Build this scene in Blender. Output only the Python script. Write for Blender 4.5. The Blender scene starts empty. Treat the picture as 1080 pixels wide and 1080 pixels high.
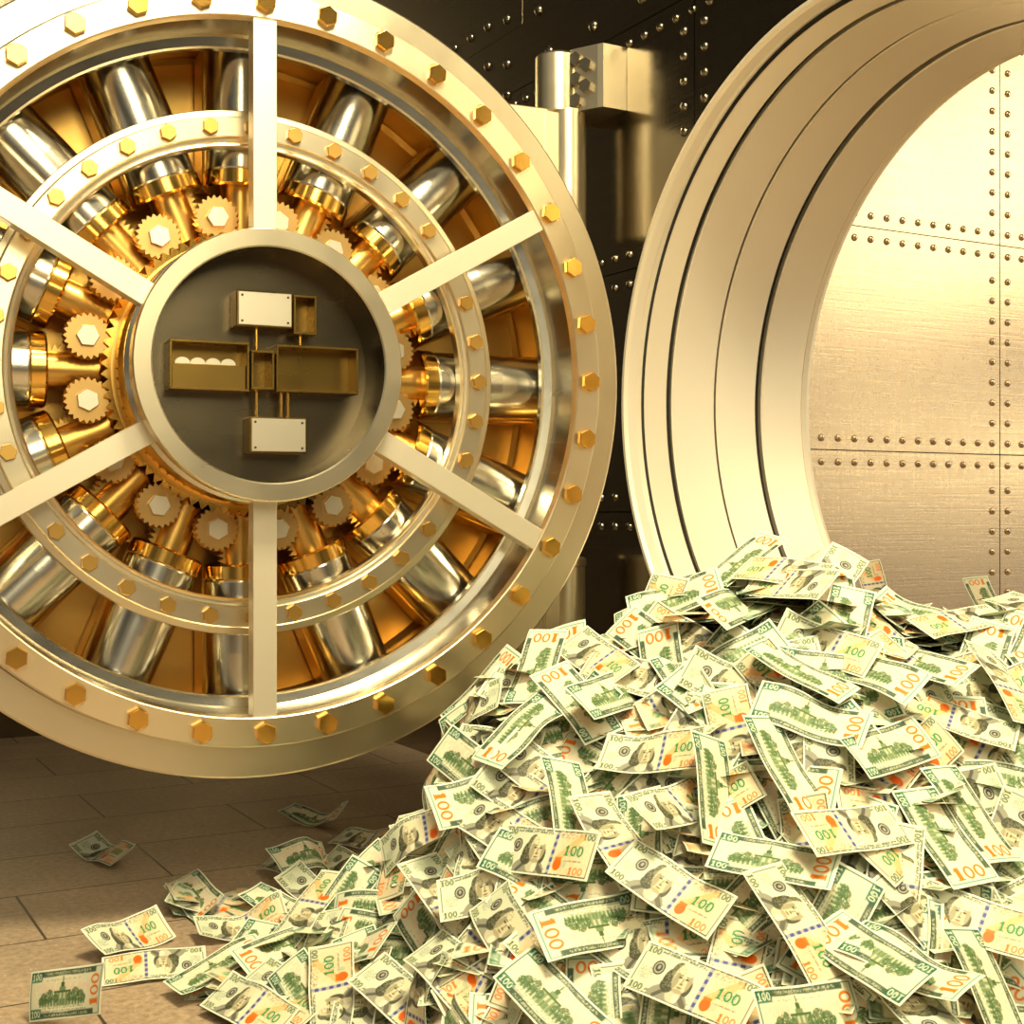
import bpy, math, random
import numpy as np
from mathutils import Vector, Matrix
R = math.radians
PI = math.pi
C = bpy.context.scene.collection
rng = random.Random(7)
nrs = np.random.RandomState(5)

# ------------------------------------------------------------------ helpers
class MB:
    """collects shapes and links them as one mesh object"""
    def __init__(s): s.v = []; s.f = []; s.sm = []
    def add(s, vs, fs, smooth=False):
        n = len(s.v); s.v += [tuple(p) for p in vs]
        s.f += [tuple(i + n for i in f) for f in fs]; s.sm += [smooth] * len(fs)
    def box(s, x0, x1, y0, y1, z0, z1, bev=0.0, mat=None):
        b = min(bev, (x1-x0)/2.01, (y1-y0)/2.01, (z1-z0)/2.01)
        if b <= 0:
            vs = [(x, y, z) for x in (x0, x1) for y in (y0, y1) for z in (z0, z1)]
            fs = [(0,1,3,2),(4,6,7,5),(0,4,5,1),(2,3,7,6),(0,2,6,4),(1,5,7,3)]
        else:
            vs = []; idx = {}
            for i, x in enumerate((x0, x1)):
                for j, y in enumerate((y0, y1)):
                    for k, z in enumerate((z0, z1)):
                        dx = b if i == 0 else -b; dy = b if j == 0 else -b; dz = b if k == 0 else -b
                        for ax, p in enumerate(((x, y+dy, z+dz), (x+dx, y, z+dz), (x+dx, y+dy, z))):
                            idx[i,j,k,ax] = len(vs); vs.append(p)
            fs = []
            def F(*k): fs.append(tuple(idx[q] for q in k))
            F((0,0,0,0),(0,0,1,0),(0,1,1,0),(0,1,0,0)); F((1,0,0,0),(1,1,0,0),(1,1,1,0),(1,0,1,0))
            F((0,0,0,1),(1,0,0,1),(1,0,1,1),(0,0,1,1)); F((0,1,0,1),(0,1,1,1),(1,1,1,1),(1,1,0,1))
            F((0,0,0,2),(0,1,0,2),(1,1,0,2),(1,0,0,2)); F((0,0,1,2),(1,0,1,2),(1,1,1,2),(0,1,1,2))
            for i in (0,1):
                for j in (0,1):
                    q = ((i,j,0,0),(i,j,1,0),(i,j,1,1),(i,j,0,1)); F(*(q if i == j else q[::-1]))
            for i in (0,1):
                for k in (0,1):
                    q = ((i,0,k,0),(i,0,k,2),(i,1,k,2),(i,1,k,0)); F(*(q if i == k else q[::-1]))
            for j in (0,1):
                for k in (0,1):
                    q = ((0,j,k,1),(1,j,k,1),(1,j,k,2),(0,j,k,2)); F(*(q if j == k else q[::-1]))
            for i in (0,1):
                for j in (0,1):
                    for k in (0,1):
                        q = ((i,j,k,0),(i,j,k,1),(i,j,k,2)); F(*(q if (i+j+k) % 2 else q[::-1]))
        if mat is not None: vs = [tuple(mat @ Vector(p)) for p in vs]
        s.add(vs, fs)
    def lathe(s, prof, seg=96, axis='Y', cen=(0,0,0), a0=0.0, a1=2*PI, smooth=True, caps=False, sharp=True):
        """prof: list of (radius, height along axis); sharp: every span gets vertices of its own"""
        full = abs(a1 - a0 - 2*PI) < 1e-6
        n = seg if full else seg + 1
        def P(r, h, a):
            c, t = r*math.cos(a), r*math.sin(a)
            p = (c, h, t) if axis == 'Y' else ((h, c, t) if axis == 'X' else (c, t, h))
            return (p[0]+cen[0], p[1]+cen[1], p[2]+cen[2])
        if sharp:
            for (r0, h0), (r1, h1) in zip(prof[:-1], prof[1:]):
                vs = []; fs = []
                for i in range(n):
                    a = a0 + (a1-a0)*i/seg; vs += [P(r0, h0, a), P(r1, h1, a)]
                for i in range(seg):
                    j = (i+1) % n; fs.append((2*i, 2*j, 2*j+1, 2*i+1))
                s.add(vs, fs, smooth)
        else:
            vs = []; fs = []; m = len(prof)
            for i in range(n):
                a = a0 + (a1-a0)*i/seg; vs += [P(r, h, a) for r, h in prof]
            for i in range(seg):
                j = (i+1) % n
                for k in range(m-1): fs.append((i*m+k, j*m+k, j*m+k+1, i*m+k+1))
            s.add(vs, fs, smooth)
    def prism(s, pts, h0, h1, axis='Y', bev=0.0, twist=0.0, steps=1):
        """closed outline pts (in the plane across the axis) pulled from h0 to h1, optionally twisted"""
        n = len(pts); vs = []; lay = []
        hs = []
        if bev > 0: hs = [(h0, 1-bev), (h0+(h1-h0)*.15, 1)]
        else: hs = [(h0 + (h1-h0)*i/steps, 1) for i in range(steps)]
        hs.append((h1, 1))
        for q, (h, sc) in enumerate(hs):
            tw = twist*(h-h0)/(h1-h0); c, d = math.cos(tw), math.sin(tw)
            for (x, z) in pts:
                X = (x*c - z*d)*sc; Z = (x*d + z*c)*sc
                vs.append((X, h, Z) if axis == 'Y' else ((h, X, Z) if axis == 'X' else (X, Z, h)))
        fs = []
        for q in range(len(hs)-1):
            for i in range(n):
                j = (i+1) % n; fs.append((q*n+i, q*n+j, (q+1)*n+j, (q+1)*n+i))
        fs.append(tuple(range(n))[::-1]); fs.append(tuple(range((len(hs)-1)*n, len(hs)*n)))
        s.add(vs, fs)
    def ball(s, c, r, nrm, seg=12, rings=4, flat=.75):
        """domed rivet head on a surface"""
        nrm = Vector(nrm).normalized(); t = nrm.orthogonal().normalized(); u = nrm.cross(t); c = Vector(c)
        vs = []; fs = []
        for i in range(rings):
            th = PI/2*i/rings; rr = r*math.cos(th); h = r*flat*math.sin(th)
            for k in range(seg):
                a = 2*PI*k/seg; vs.append(c + nrm*h + t*rr*math.cos(a) + u*rr*math.sin(a))
        vs.append(c + nrm*r*flat)
        for i in range(rings-1):
            for k in range(seg): fs.append((i*seg+k, i*seg+(k+1) % seg, (i+1)*seg+(k+1) % seg, (i+1)*seg+k))
        for k in range(seg): fs.append(((rings-1)*seg+k, (rings-1)*seg+(k+1) % seg, rings*seg))
        s.add(vs, fs, True)
    def mesh(s, name, mat):
        me = bpy.data.meshes.new(name); me.from_pydata(s.v, [], s.f)
        me.polygons.foreach_set('use_smooth', s.sm); me.materials.append(mat)
        me.update()
        import bmesh
        bm = bmesh.new(); bm.from_mesh(me); bmesh.ops.recalc_face_normals(bm, faces=bm.faces); bm.to_mesh(me); bm.free()
        return me
    def build(s, name, mat, parent=None, loc=(0,0,0), rot=(0,0,0), recalc=True):
        o = bpy.data.objects.new(name, s.mesh(name, mat)); C.objects.link(o)
        o.location = loc; o.rotation_euler = rot
        if parent: o.parent = parent
        return o

def tag(o, label=None, cat=None, group=None, kind=None):
    if label: o['label'] = label
    if cat: o['category'] = cat
    if group: o['group'] = group
    if kind: o['kind'] = kind
    return o
def empty(name, loc, rz=0, parent=None):
    o = bpy.data.objects.new(name, None); C.objects.link(o); o.location = loc; o.rotation_euler = (0,0,rz)
    if parent: o.parent = parent
    return o
def child_copy(o, parent, loc=None, rot=None):
    c = o.copy(); C.objects.link(c); c.parent = parent
    if loc is not None: c.location = loc
    if rot is not None: c.rotation_euler = rot
    for ch in o.children: child_copy(ch, c)
    return c

# ------------------------------------------------------------------ materials
def mat(name, col, metal=0.0, rough=0.5, **k):
    m = bpy.data.materials.new(name); m.use_nodes = True
    b = m.node_tree.nodes['Principled BSDF']
    b.inputs['Base Color'].default_value = (*col, 1); b.inputs['Metallic'].default_value = metal
    b.inputs['Roughness'].default_value = rough
    for a, v in k.items(): b.inputs[a.replace('_', ' ')].default_value = v
    return m
def N(m, t, **k):
    n = m.node_tree.nodes.new(t)
    for a, v in k.items(): setattr(n, a, v)
    return n
def LK(m, a, b): m.node_tree.links.new(a, b)
def math_(m, op, a, b=None, c=None):
    n = N(m, 'ShaderNodeMath', operation=op)
    for i, q in enumerate((a, b, c)):
        if q is None: continue
        if hasattr(q, 'is_linked'): LK(m, q, n.inputs[i])
        else: n.inputs[i].default_value = q
    return n.outputs[0]
def metal_noise(m, rough, amp=.08, scale=(6,6,6), bump=0.0, colamp=.08, col=None, detail=4):
    """fine uneven polish: roughness, colour and height vary a little with a stretched noise"""
    b = m.node_tree.nodes['Principled BSDF']
    tc = N(m, 'ShaderNodeTexCoord'); mp = N(m, 'ShaderNodeMapping'); mp.inputs['Scale'].default_value = scale
    nz = N(m, 'ShaderNodeTexNoise'); nz.inputs['Scale'].default_value = 1.0; nz.inputs['Detail'].default_value = detail
    LK(m, tc.outputs['Object'], mp.inputs[0]); LK(m, mp.outputs[0], nz.inputs['Vector'])
    mr = N(m, 'ShaderNodeMapRange'); mr.inputs[3].default_value = rough-amp; mr.inputs[4].default_value = rough+amp
    LK(m, nz.outputs[0], mr.inputs[0]); LK(m, mr.outputs[0], b.inputs['Roughness'])
    if col:
        cr = N(m, 'ShaderNodeMix', data_type='RGBA'); cr.inputs[6].default_value = (*[c*(1-colamp) for c in col], 1)
        cr.inputs[7].default_value = (*[min(1, c*(1+colamp)) for c in col], 1)
        LK(m, nz.outputs[0], cr.inputs[0]); LK(m, cr.outputs[2], b.inputs['Base Color'])
    if bump:
        bp = N(m, 'ShaderNodeBump'); bp.inputs['Strength'].default_value = bump; bp.inputs['Distance'].default_value = .002
        LK(m, nz.outputs[0], bp.inputs['Height']); LK(m, bp.outputs[0], b.inputs['Normal'])
    return m

SAT = (.83,.74,.55)
satin = metal_noise(mat('satin_steel', SAT, 1, .30), .30, .05, (9,9,9), col=SAT, colamp=.03)
satin_dull = metal_noise(mat('dull_steel', (.72,.66,.52), 1, .34), .36, .05, (9,9,9), col=(.72,.66,.52), colamp=.04)
steel = metal_noise(mat('polished_steel', (.72,.69,.60), 1, .16), .20, .05, (3,30,30), col=(.70,.67,.58), colamp=.06)
brushed = metal_noise(mat('brushed_steel', (.66,.60,.48), 1, .2), .24, .08, (4,4,60), col=(.66,.60,.48), colamp=.08)
gold = metal_noise(mat('polished_gold', (.93,.56,.13), 1, .16), .15, .05, (8,8,8), col=(.93,.56,.13), colamp=.05)
gold_satin = metal_noise(mat('satin_gold', (.74,.46,.13), 1, .3), .32, .06, (5,5,5), col=(.74,.46,.13), colamp=.05)
gold_dark = metal_noise(mat('dark_brass', (.34,.22,.06), 1, .3), .28, .06, (7,7,7), col=(.34,.22,.06), colamp=.08)  # darker brass of the lock boxes
lid_steel = mat('lid_steel', (.86,.80,.66), 1, .36)
screw_mat = mat('dark_screw', (.10,.08,.05), 1, .4)
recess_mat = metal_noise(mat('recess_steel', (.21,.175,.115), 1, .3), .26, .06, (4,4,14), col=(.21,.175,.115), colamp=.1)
black = mat('black_seal', (.012,.012,.012), 0, .5)
pale = mat('pale_brushed_steel', (.86,.79,.64), .75, .42)
gold_aged = metal_noise(mat('aged_gold', (.66,.42,.16), 1, .3), .34, .06, (7,7,7), col=(.66,.42,.16), colamp=.08)
bolt_steel = mat('bolt_steel', (.30,.27,.21), 1, .35)
# ------------------------------------------------------------------ the room (frame turned 29.2 degrees: x = along the jamb, y = along the wall)
YAW = R(29.2)
CAMZ = 1.0
def plate_material(name, col, rough, seams_h, seams_v, ax_v, metal=1.0, scr=.5, hz=None):
    """scratched plate steel with dark seams at the given heights and wall positions"""
    m = mat(name, col, metal, rough); b = m.node_tree.nodes['Principled BSDF']
    tc = N(m, 'ShaderNodeTexCoord'); sp = N(m, 'ShaderNodeSeparateXYZ'); LK(m, tc.outputs['Object'], sp.inputs[0])
    mask = None
    for pos, ax, w in [(h, 2, .0022) for h in seams_h] + [(v, ax_v, .0026) for v in seams_v]:
        d = math_(m, 'ABSOLUTE', math_(m, 'SUBTRACT', sp.outputs[ax], pos))
        s = math_(m, 'LESS_THAN', d, w)
        mask = s if mask is None else math_(m, 'MAXIMUM', mask, s)
    # scratches: two stretched noises
    hts = []
    for sc, rot in (((3,3,160),(0,0,0)), ((120,120,4),(.2,.1,0)), ((40,40,40),(0,0,0))):
        mp = N(m, 'ShaderNodeMapping'); mp.inputs['Scale'].default_value = sc; mp.inputs['Rotation'].default_value = rot
        nz = N(m, 'ShaderNodeTexNoise'); nz.inputs['Scale'].default_value = 1; nz.inputs['Detail'].default_value = 6; nz.inputs['Roughness'].default_value = .6
        LK(m, tc.outputs['Object'], mp.inputs[0]); LK(m, mp.outputs[0], nz.inputs['Vector']); hts.append(nz.outputs[0])
    big = N(m, 'ShaderNodeTexNoise'); big.inputs['Scale'].default_value = 1.6; big.inputs['Detail'].default_value = 5; LK(m, tc.outputs['Object'], big.inputs['Vector'])
    tot = math_(m, 'ADD', math_(m, 'ADD', math_(m, 'MULTIPLY', hts[0], .5), math_(m, 'MULTIPLY', hts[1], .3)), math_(m, 'MULTIPLY', hts[2], .25))
    mr = N(m, 'ShaderNodeMapRange'); mr.inputs[1].default_value = .35; mr.inputs[2].default_value = .7
    mr.inputs[3].default_value = rough*.75; mr.inputs[4].default_value = rough*1.3
    LK(m, tot, mr.inputs[0]); LK(m, mr.outputs[0], b.inputs['Roughness'])
    mx = N(m, 'ShaderNodeMix', data_type='RGBA'); mx.inputs[6].default_value = (*[c*.86 for c in col], 1); mx.inputs[7].default_value = (*[min(1, c*1.1) for c in col], 1)
    LK(m, big.outputs[0], mx.inputs[0])
    mx2 = N(m, 'ShaderNodeMix', data_type='RGBA'); mx2.inputs[7].default_value = (.03,.025,.02,1)
    LK(m, mx.outputs[2], mx2.inputs[6])
    if mask is not None: LK(m, mask, mx2.inputs[0])
    else: mx2.inputs[0].default_value = 0
    LK(m, mx2.outputs[2], b.inputs['Base Color'])
    bp = N(m, 'ShaderNodeBump'); bp.inputs['Strength'].default_value = scr; bp.inputs['Distance'].default_value = .0012
    LK(m, tot, bp.inputs['Height']); LK(m, bp.outputs[0], b.inputs['Normal'])
    return m

def struct(o, label=None, cat=None):
    o['kind'] = 'structure'
    if label: o['label'] = label
    if cat: o['category'] = cat
    return o

# floor: running-bond stone slabs
fm = mat('stone_slabs', (.3,.25,.2), 0, .35); b = fm.node_tree.nodes['Principled BSDF']
tc = N(fm, 'ShaderNodeTexCoord'); mp = N(fm, 'ShaderNodeMapping'); mp.inputs['Location'].default_value = (-1.017, -4.14, 0)
LK(fm, tc.outputs['Object'], mp.inputs[0])
br = N(fm, 'ShaderNodeTexBrick'); br.offset = .5
for k, v in (('Scale', 1), ('Mortar Size', .004), ('Mortar Smooth', .3), ('Brick Width', .82), ('Row Height', .41), ('Bias', 0)): br.inputs[k].default_value = v
br.inputs['Color1'].default_value = (.40,.29,.20,1); br.inputs['Color2'].default_value = (.46,.34,.235,1); br.inputs['Mortar'].default_value = (.06,.045,.03,1)
LK(fm, mp.outputs[0], br.inputs['Vector'])
n1 = N(fm, 'ShaderNodeTexNoise'); n1.inputs['Scale'].default_value = 55; n1.inputs['Detail'].default_value = 8; n1.inputs['Roughness'].default_value = .7
n2 = N(fm, 'ShaderNodeTexNoise'); n2.inputs['Scale'].default_value = 3; n2.inputs['Detail'].default_value = 6
vo = N(fm, 'ShaderNodeTexVoronoi'); vo.inputs['Scale'].default_value = 22
for n in (n1, n2, vo): LK(fm, tc.outputs['Object'], n.inputs['Vector'])
r1 = N(fm, 'ShaderNodeMapRange'); r1.inputs[1].default_value = .3; r1.inputs[2].default_value = .7; r1.inputs[3].default_value = .55; r1.inputs[4].default_value = 1.35
LK(fm, n1.outputs[0], r1.inputs[0])
r2 = N(fm, 'ShaderNodeMapRange'); r2.inputs[1].default_value = .3; r2.inputs[2].default_value = .7; r2.inputs[3].default_value = .82; r2.inputs[4].default_value = 1.12
LK(fm, n2.outputs[0], r2.inputs[0])
fleck = math_(fm, 'MULTIPLY', math_(fm, 'LESS_THAN', vo.outputs['Distance'], .055), .8)
k = math_(fm, 'ADD', math_(fm, 'MULTIPLY', r1.outputs[0], r2.outputs[0]), fleck)
vm = N(fm, 'ShaderNodeVectorMath', operation='SCALE'); LK(fm, br.outputs[0], vm.inputs[0]); LK(fm, k, vm.inputs['Scale'])
LK(fm, vm.outputs[0], b.inputs['Base Color'])
rr = N(fm, 'ShaderNodeMapRange'); rr.inputs[3].default_value = .28; rr.inputs[4].default_value = .5; LK(fm, n1.outputs[0], rr.inputs[0]); LK(fm, rr.outputs[0], b.inputs['Roughness'])
bp = N(fm, 'ShaderNodeBump'); bp.inputs['Strength'].default_value = .35; bp.inputs['Distance'].default_value = .003
LK(fm, math_(fm, 'SUBTRACT', n1.outputs[0], math_(fm, 'MULTIPLY', br.outputs['Fac'], 1.5)), bp.inputs['Height']); LK(fm, bp.outputs[0], b.inputs['Normal'])
mb = MB(); mb.box(-8, 9, -6, 6.4, -.1, 0)
struct(mb.build('floor', fm, rot=(0,0,YAW)))

# wall with the round doorway: plane x = 2.445, hole centre (y 2.6226, z 1.344)
WB = 2.445; PA = 2.6226; PZ = 1.344
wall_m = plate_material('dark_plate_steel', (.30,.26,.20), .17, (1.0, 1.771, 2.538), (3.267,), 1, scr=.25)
mb = MB(); nseg = 128; rh = 1.011
def rect_pt(a, y0=-1.5, y1=6.36, z0=0.0, z1=4.6):
    c, s = math.cos(a), math.sin(a); t = 1e9
    if c > 1e-9: t = min(t, (y1-PA)/c)
    if c < -1e-9: t = min(t, (y0-PA)/c)
    if s > 1e-9: t = min(t, (z1-PZ)/s)
    if s < -1e-9: t = min(t, (z0-PZ)/s)
    return PA + t*c, PZ + t*s
angs = sorted(set([2*PI*i/nseg for i in range(nseg)] + [math.atan2(zz-PZ, yy-PA) % (2*PI) for yy in (-1.5, 6.36) for zz in (0, 4.6)]))
vs = []; fs = []; m_ = len(angs)
for a in angs:
    oy, oz = rect_pt(a); iy, iz = PA + rh*math.cos(a), PZ + rh*math.sin(a)
    vs += [(WB, oy, oz), (WB, iy, iz), (WB+.2, oy, oz), (WB+.2, iy, iz)]
for i in range(m_):
    j = (i+1) % m_
    fs += [(4*i, 4*j, 4*j+1, 4*i+1), (4*i+2, 4*i+3, 4*j+3, 4*j+2), (4*i+1, 4*j+1, 4*j+3, 4*i+3), (4*i, 4*i+2, 4*j+2, 4*j)]
mb.add(vs, fs)
def out_of_ring(y, z): return math.hypot(y-PA, z-PZ) > 1.03
sm = []
for zs in (1.0, 1.771, 2.538):
    for dz in (-.047, .047):
        if zs > 2.5 and dz > 0: continue
        y = 1.2
        while y < 6.2:
            if out_of_ring(y, zs+dz): sm.append((y, zs+dz))
            y += .083
for yc in (3.217, 3.318):
    z = .1
    while z < 4.4:
        if out_of_ring(yc, z) and all(abs(z-q) > .06 for q in (1.0, 1.771, 2.538)): sm.append((yc, z))
        z += .0755
for y, z in sm: mb.ball((WB, y, z), .0145, (-1,0,0))
big = [(3.535 + .285*k, 2.612) for k in range(-3, 4) if 3.535+.285*k < 4.25]
big += [(4.41, 2.54), (4.41, 2.655), (4.41, 2.82), (4.18, 2.78), (4.18, 2.93)]
for k in range(8): big += [(4.56 + .14*k, 2.84), (4.56 + .14*k, 2.69)]
for k in range(6): big += [(4.41, 2.96 + .14*k)]
for y, z in big: mb.ball((WB, y, z), .02, (-1,0,0), 16, 5)
# raised cover plates above the seam
mb.box(WB-.0015, WB+.01, 4.297, 6.3, 2.765, 4.4, .001)
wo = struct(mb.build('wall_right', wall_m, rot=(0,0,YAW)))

# far left wall
g_m = plate_material('far_plate_steel', (.24,.21,.16), .22, (1.0, 1.771, 2.538), (-1.5, -.4, .7, 1.8), 0, scr=.3)
mb = MB(); mb.box(-9, 2.65, 6.36, 6.56, 0, 4.6)
for zs in (0.12, 1.0-.05, 1.05):
    x = -3.0
    while x < 2.3: mb.ball((x, 6.36, zs), .024, (0,-1,0), 14, 5); x += .3
struct(mb.build('wall_left', g_m, rot=(0,0,YAW)))

# inner vault wall
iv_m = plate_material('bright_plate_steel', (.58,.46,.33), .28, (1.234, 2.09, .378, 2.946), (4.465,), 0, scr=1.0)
mb = MB(); mb.box(2.645, 9.5, 3.9, 4.1, 0, 4.6)
for zs in (.378, 1.234, 2.09, 2.946):
    for dz in (-.045, .045):
        x = 4.42
        while x > 2.75: mb.ball((x, 3.9, zs+dz), .0145, (0,-1,0)); x -= .083
        x = 4.51
        while x < 6.5: mb.ball((x, 3.9, zs+dz), .0145, (0,-1,0)); x += .083
for xc in (4.42, 4.51):
    for zs in (.378, 1.234, 2.09, 2.946):
        z = zs + .128
        while z < zs + .856 - .1: mb.ball((xc, 3.9, z), .0145, (0,-1,0)); z += .083
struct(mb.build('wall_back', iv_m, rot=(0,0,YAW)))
# vault floor step and vault ceiling
ce_m = plate_material('ceiling_plate', (.5,.43,.32), .4, (), (), 0, scr=.3)
mb = MB(); mb.box(2.645, 9.5, -1.5, 3.9, 4.4, 4.6); struct(mb.build('ceiling', ce_m, rot=(0,0,YAW)))

# ------------------------------------------------------------------ round doorway liner
pf = empty('portal_frame', (0,0,0), YAW)
tag(pf, 'round stepped steel doorway frame with bright concentric rings, right of the vault door', 'doorway')
pc = (0, PA, PZ)
frame_steel = mat('frame_steel', (.93,.84,.70), .55, .40); groove_dark = mat('groove_dark', (.05,.05,.045), .6, .35)
def ring_part(name, prof, m, **k):
    b = MB(); b.lathe(prof, 160, 'X', pc, **k); return b.build(name, m, pf)
ring_part('outer_lip', [(.99,WB+.1),(1.012,WB+.004),(1.012,WB-.012),(1.008,WB-.016),(1.000,WB-.014),(.996,WB+.0),(.994,WB+.030),(1.01,WB+.030)], frame_steel)
ring_part('seal_groove', [(1.01,WB+.031),(1.01,WB+.054),(.985,WB+.055)], black)
prev = WB+.053
for (x0, x1, r0, r1) in ((2.500,2.582,.985,.975), (2.600,2.766,.972,.966), (2.776,2.936,.967,.963), (2.960,3.130,.962,.957)):
    ring_part('step_ring', [(r0+.035,x0+.012),(r0+.004,x0),(r0,x0+.004),(r1,x1-.004),(r1+.003,x1),(r1+.03,x1+.001)], frame_steel)
ring_part('inner_edge', [(.99,3.128),(.957,3.130),(.955,3.15),(.965,3.17),(1.0,3.175),(1.25,3.175)], frame_steel)
ring_part('groove_liner', [(.995,2.50),(.995,3.14)], groove_dark)
# ------------------------------------------------------------------ the vault door
K = .872
DT = 0.42374588
door = empty('vault_door', (-.67439656*K, 3.73581531*K, CAMZ + .39484734*K), DT)
tag(door, 'huge open round vault door with six pale spokes, gold gears and steel locking cylinders', 'vault door')
def dring(name, prof, m, seg=160, **k):
    """prof (radius, offset towards the viewer) in units of the bolt circle"""
    b = MB(); b.lathe([(r*K, -o*K) for r, o in prof], seg, 'Y', **k); return b.build(name, m, door)
dring('outer_flange', [(1.045,-.070),(1.128,-.070),(1.134,-.076),(1.134,-.118),(1.128,-.124),(1.10,-.124),(1.06,-.15),(1.03,-.15)], satin)
dring('door_shell', [(1.03,-.13),(1.02,-.60),(.98,-.66),(.0,-.66)], satin_dull)
dring('front_ring', [(1.040,-.075),(1.040,-.016),(1.034,-.008),(.960,.0),(.957,-.002),(.955,-.006),(.950,-.02)], satin)
dring('window_wall', [(.954,-.012),(.948,-.13),(.944,-.15)], brushed)
dring('inner_lip', [(.955,-.150),(.944,-.150),(.920,-.156),(.915,-.162),(.915,-.185),(.97,-.20)], steel)
dring('mechanism_housing', [(.97,-.20),(.97,-.44),(.955,-.455),(.0,-.455)], gold_satin)

# hexagon bolts
def hexpts(r, rot=0): return [(r*math.cos(rot + PI/3*i), r*math.sin(rot + PI/3*i)) for i in range(6)]
def hex_mesh(r, h):
    b = MB(); b.prism(hexpts(r, PI/6), -h, .004, 'Y', bev=.07)
    b.lathe([(r*1.12, -.002), (r*1.12, .003)], 24); return b
hb = hex_mesh(.0295*K, .021*K).build('hexagon_bolt', gold, door)
for i in range(36):
    a = 2*PI*i/36; p = (K*math.cos(a), .0*K - (-.004*K), K*math.sin(a))
    rot = (0, -rng.uniform(-.12,.12), 0)
    if i == 0: hb.location = p; hb.rotation_euler = rot
    else: child_copy(hb, door, p, rot)
hs = hex_mesh(.0235*K, .017*K).build('small_hexagon_bolt', gold_satin, door)
for i in range(36):
    a = 2*PI*(i+.0)/36; p = (.694*K*math.cos(a), .150*K, .694*K*math.sin(a))
    rot = (0, -rng.uniform(-.3,.3), 0)
    if i == 0: hs.location = p; hs.rotation_euler = rot
    else: child_copy(hs, door, p, rot)
dring('inner_ring', [(.745,-.20),(.745,-.168),(.742,-.164),(.726,-.162),(.723,-.152),(.720,-.150),(.668,-.150),(.665,-.152),(.662,-.160),(.655,-.161),(.651,-.164),(.645,-.162),(.641,-.166),(.641,-.20),(.745,-.20)], satin)

# spokes
def spoke():
    b = MB(); b.box(.34*K, .955*K, .004*K, .060*K, -.033*K, .033*K, .0015); return b
sp = spoke().build('spoke', pale, door)
for i in range(6):
    a = PI/2 + i*PI/3
    if i == 0: sp.rotation_euler = (0, -a, 0)
    else: child_copy(sp, door, (0,0,0), (0, -a, 0))

# hub
dring('hub_ring', [(.352,-.02),(.362,.0),(.367,.02),(.368,.074),(.364,.080),(.321,.080),(.317,.076)], satin)
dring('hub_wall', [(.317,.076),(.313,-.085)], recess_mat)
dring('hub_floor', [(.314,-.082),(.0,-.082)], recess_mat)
dring('hub_collar', [(.352,-.018),(.372,-.03),(.372,-.045),(.362,-.055),(.362,-.11)], steel)
dring('gold_drum', [(.362,-.10),(.375,-.12),(.378,-.16),(.372,-.20),(.30,-.20)], gold)
# large helical gear behind the hub
def gear_outline(r0, r1, n, sharp=.25):
    pts = []
    for i in range(n):
        a = 2*PI*i/n; d = 2*PI/n
        pts += [(r0*math.cos(a), r0*math.sin(a)), (r1*math.cos(a+d*.45), r1*math.sin(a+d*.45)), (r1*math.cos(a+d*(.45+sharp*.5)), r1*math.sin(a+d*(.45+sharp*.5)))]
    return pts
b = MB(); b.prism(gear_outline(.390*K, .409*K, 84), .195*K, .33*K, 'Y', twist=.16, steps=3); b.build('central_gear', gold, door)
dring('gear_shoulder', [(.372,-.17),(.352,-.192),(.383,-.194)], gold_satin)

# small gears with steel screws
g0 = empty('pinion', (0,0,0), 0, door)
b = MB(); b.prism(gear_outline(.0545*K, .0635*K, 22), 0, .05*K, 'Y', twist=-.35, steps=3); b.lathe([(.03*K,.05*K),(.03*K,.2*K)], 24)
gm_ = b.mesh('pinion', gold_aged); C.objects.unlink(g0); bpy.data.objects.remove(g0)
gobj = bpy.data.objects.new('pinion', gm_); C.objects.link(gobj); gobj.parent = door
b = MB(); b.prism(hexpts(.0315*K, .2), -.016*K, .006*K, 'Y', bev=.05); b.build('pinion_screw', lid_steel, gobj)
for i in range(16):
    a = R(11.25 + 22.5*i); p = (.452*K*math.cos(a), .205*K, .452*K*math.sin(a)); rot = (0, -a*1.7, 0)
    if i == 0: gobj.location = p; gobj.rotation_euler = rot
    else: child_copy(gobj, door, p, rot)

# locking cylinders
b = MB(); b.lathe([(.0,.985*K),(.098*K,.985*K),(.103*K,.80*K),(.103*K,.597*K),(.101*K,.592*K)], 64, 'X')
cyl = b.build('locking_cylinder', steel, door)
b = MB(); b.lathe([(.101*K,.592*K),(.107*K,.588*K),(.107*K,.552*K),(.102*K,.546*K),(.085*K,.546*K),(.04*K,.549*K)], 64, 'X'); b.build('gold_cap', gold, cyl)
b = MB(); b.lathe([(.056*K,.550*K),(.056*K,.405*K),(.050*K,.398*K),(.0,.398*K)], 40, 'X')
zz = []; n = 9
for i in range(n):
    x0 = (.405 + .14*i/n)*K; x1 = (.405 + .14*(i+1)/n)*K; zz += [(x0, -.053*K), ((x0+x1)/2, -.070*K)]
zz += [(.545*K, -.053*K), (.545*K, -.03*K), (.405*K, -.03*K)]
vs = []; nn = len(zz)
for yv in (-.028*K, .03*K): vs += [(x, yv, z) for x, z in zz]
b.add(vs, [tuple(range(nn)), tuple(range(nn, 2*nn))[::-1]] + [(i, (i+1) % nn, nn+(i+1) % nn, nn+i) for i in range(nn)])
b.build('rack_rod', gold_satin, cyl)
b = MB(); b.box(.56*K, .965*K, .02*K, .14*K, -.1065*K, .1065*K, .004); b.build('cradle', gold_satin, cyl)
for i in range(16):
    a = R(22.5*i)
    if i == 0: cyl.location = (0, .305*K, 0)
    else: child_copy(cyl, door, (0, .305*K, 0), (0, -a, 0))

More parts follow.
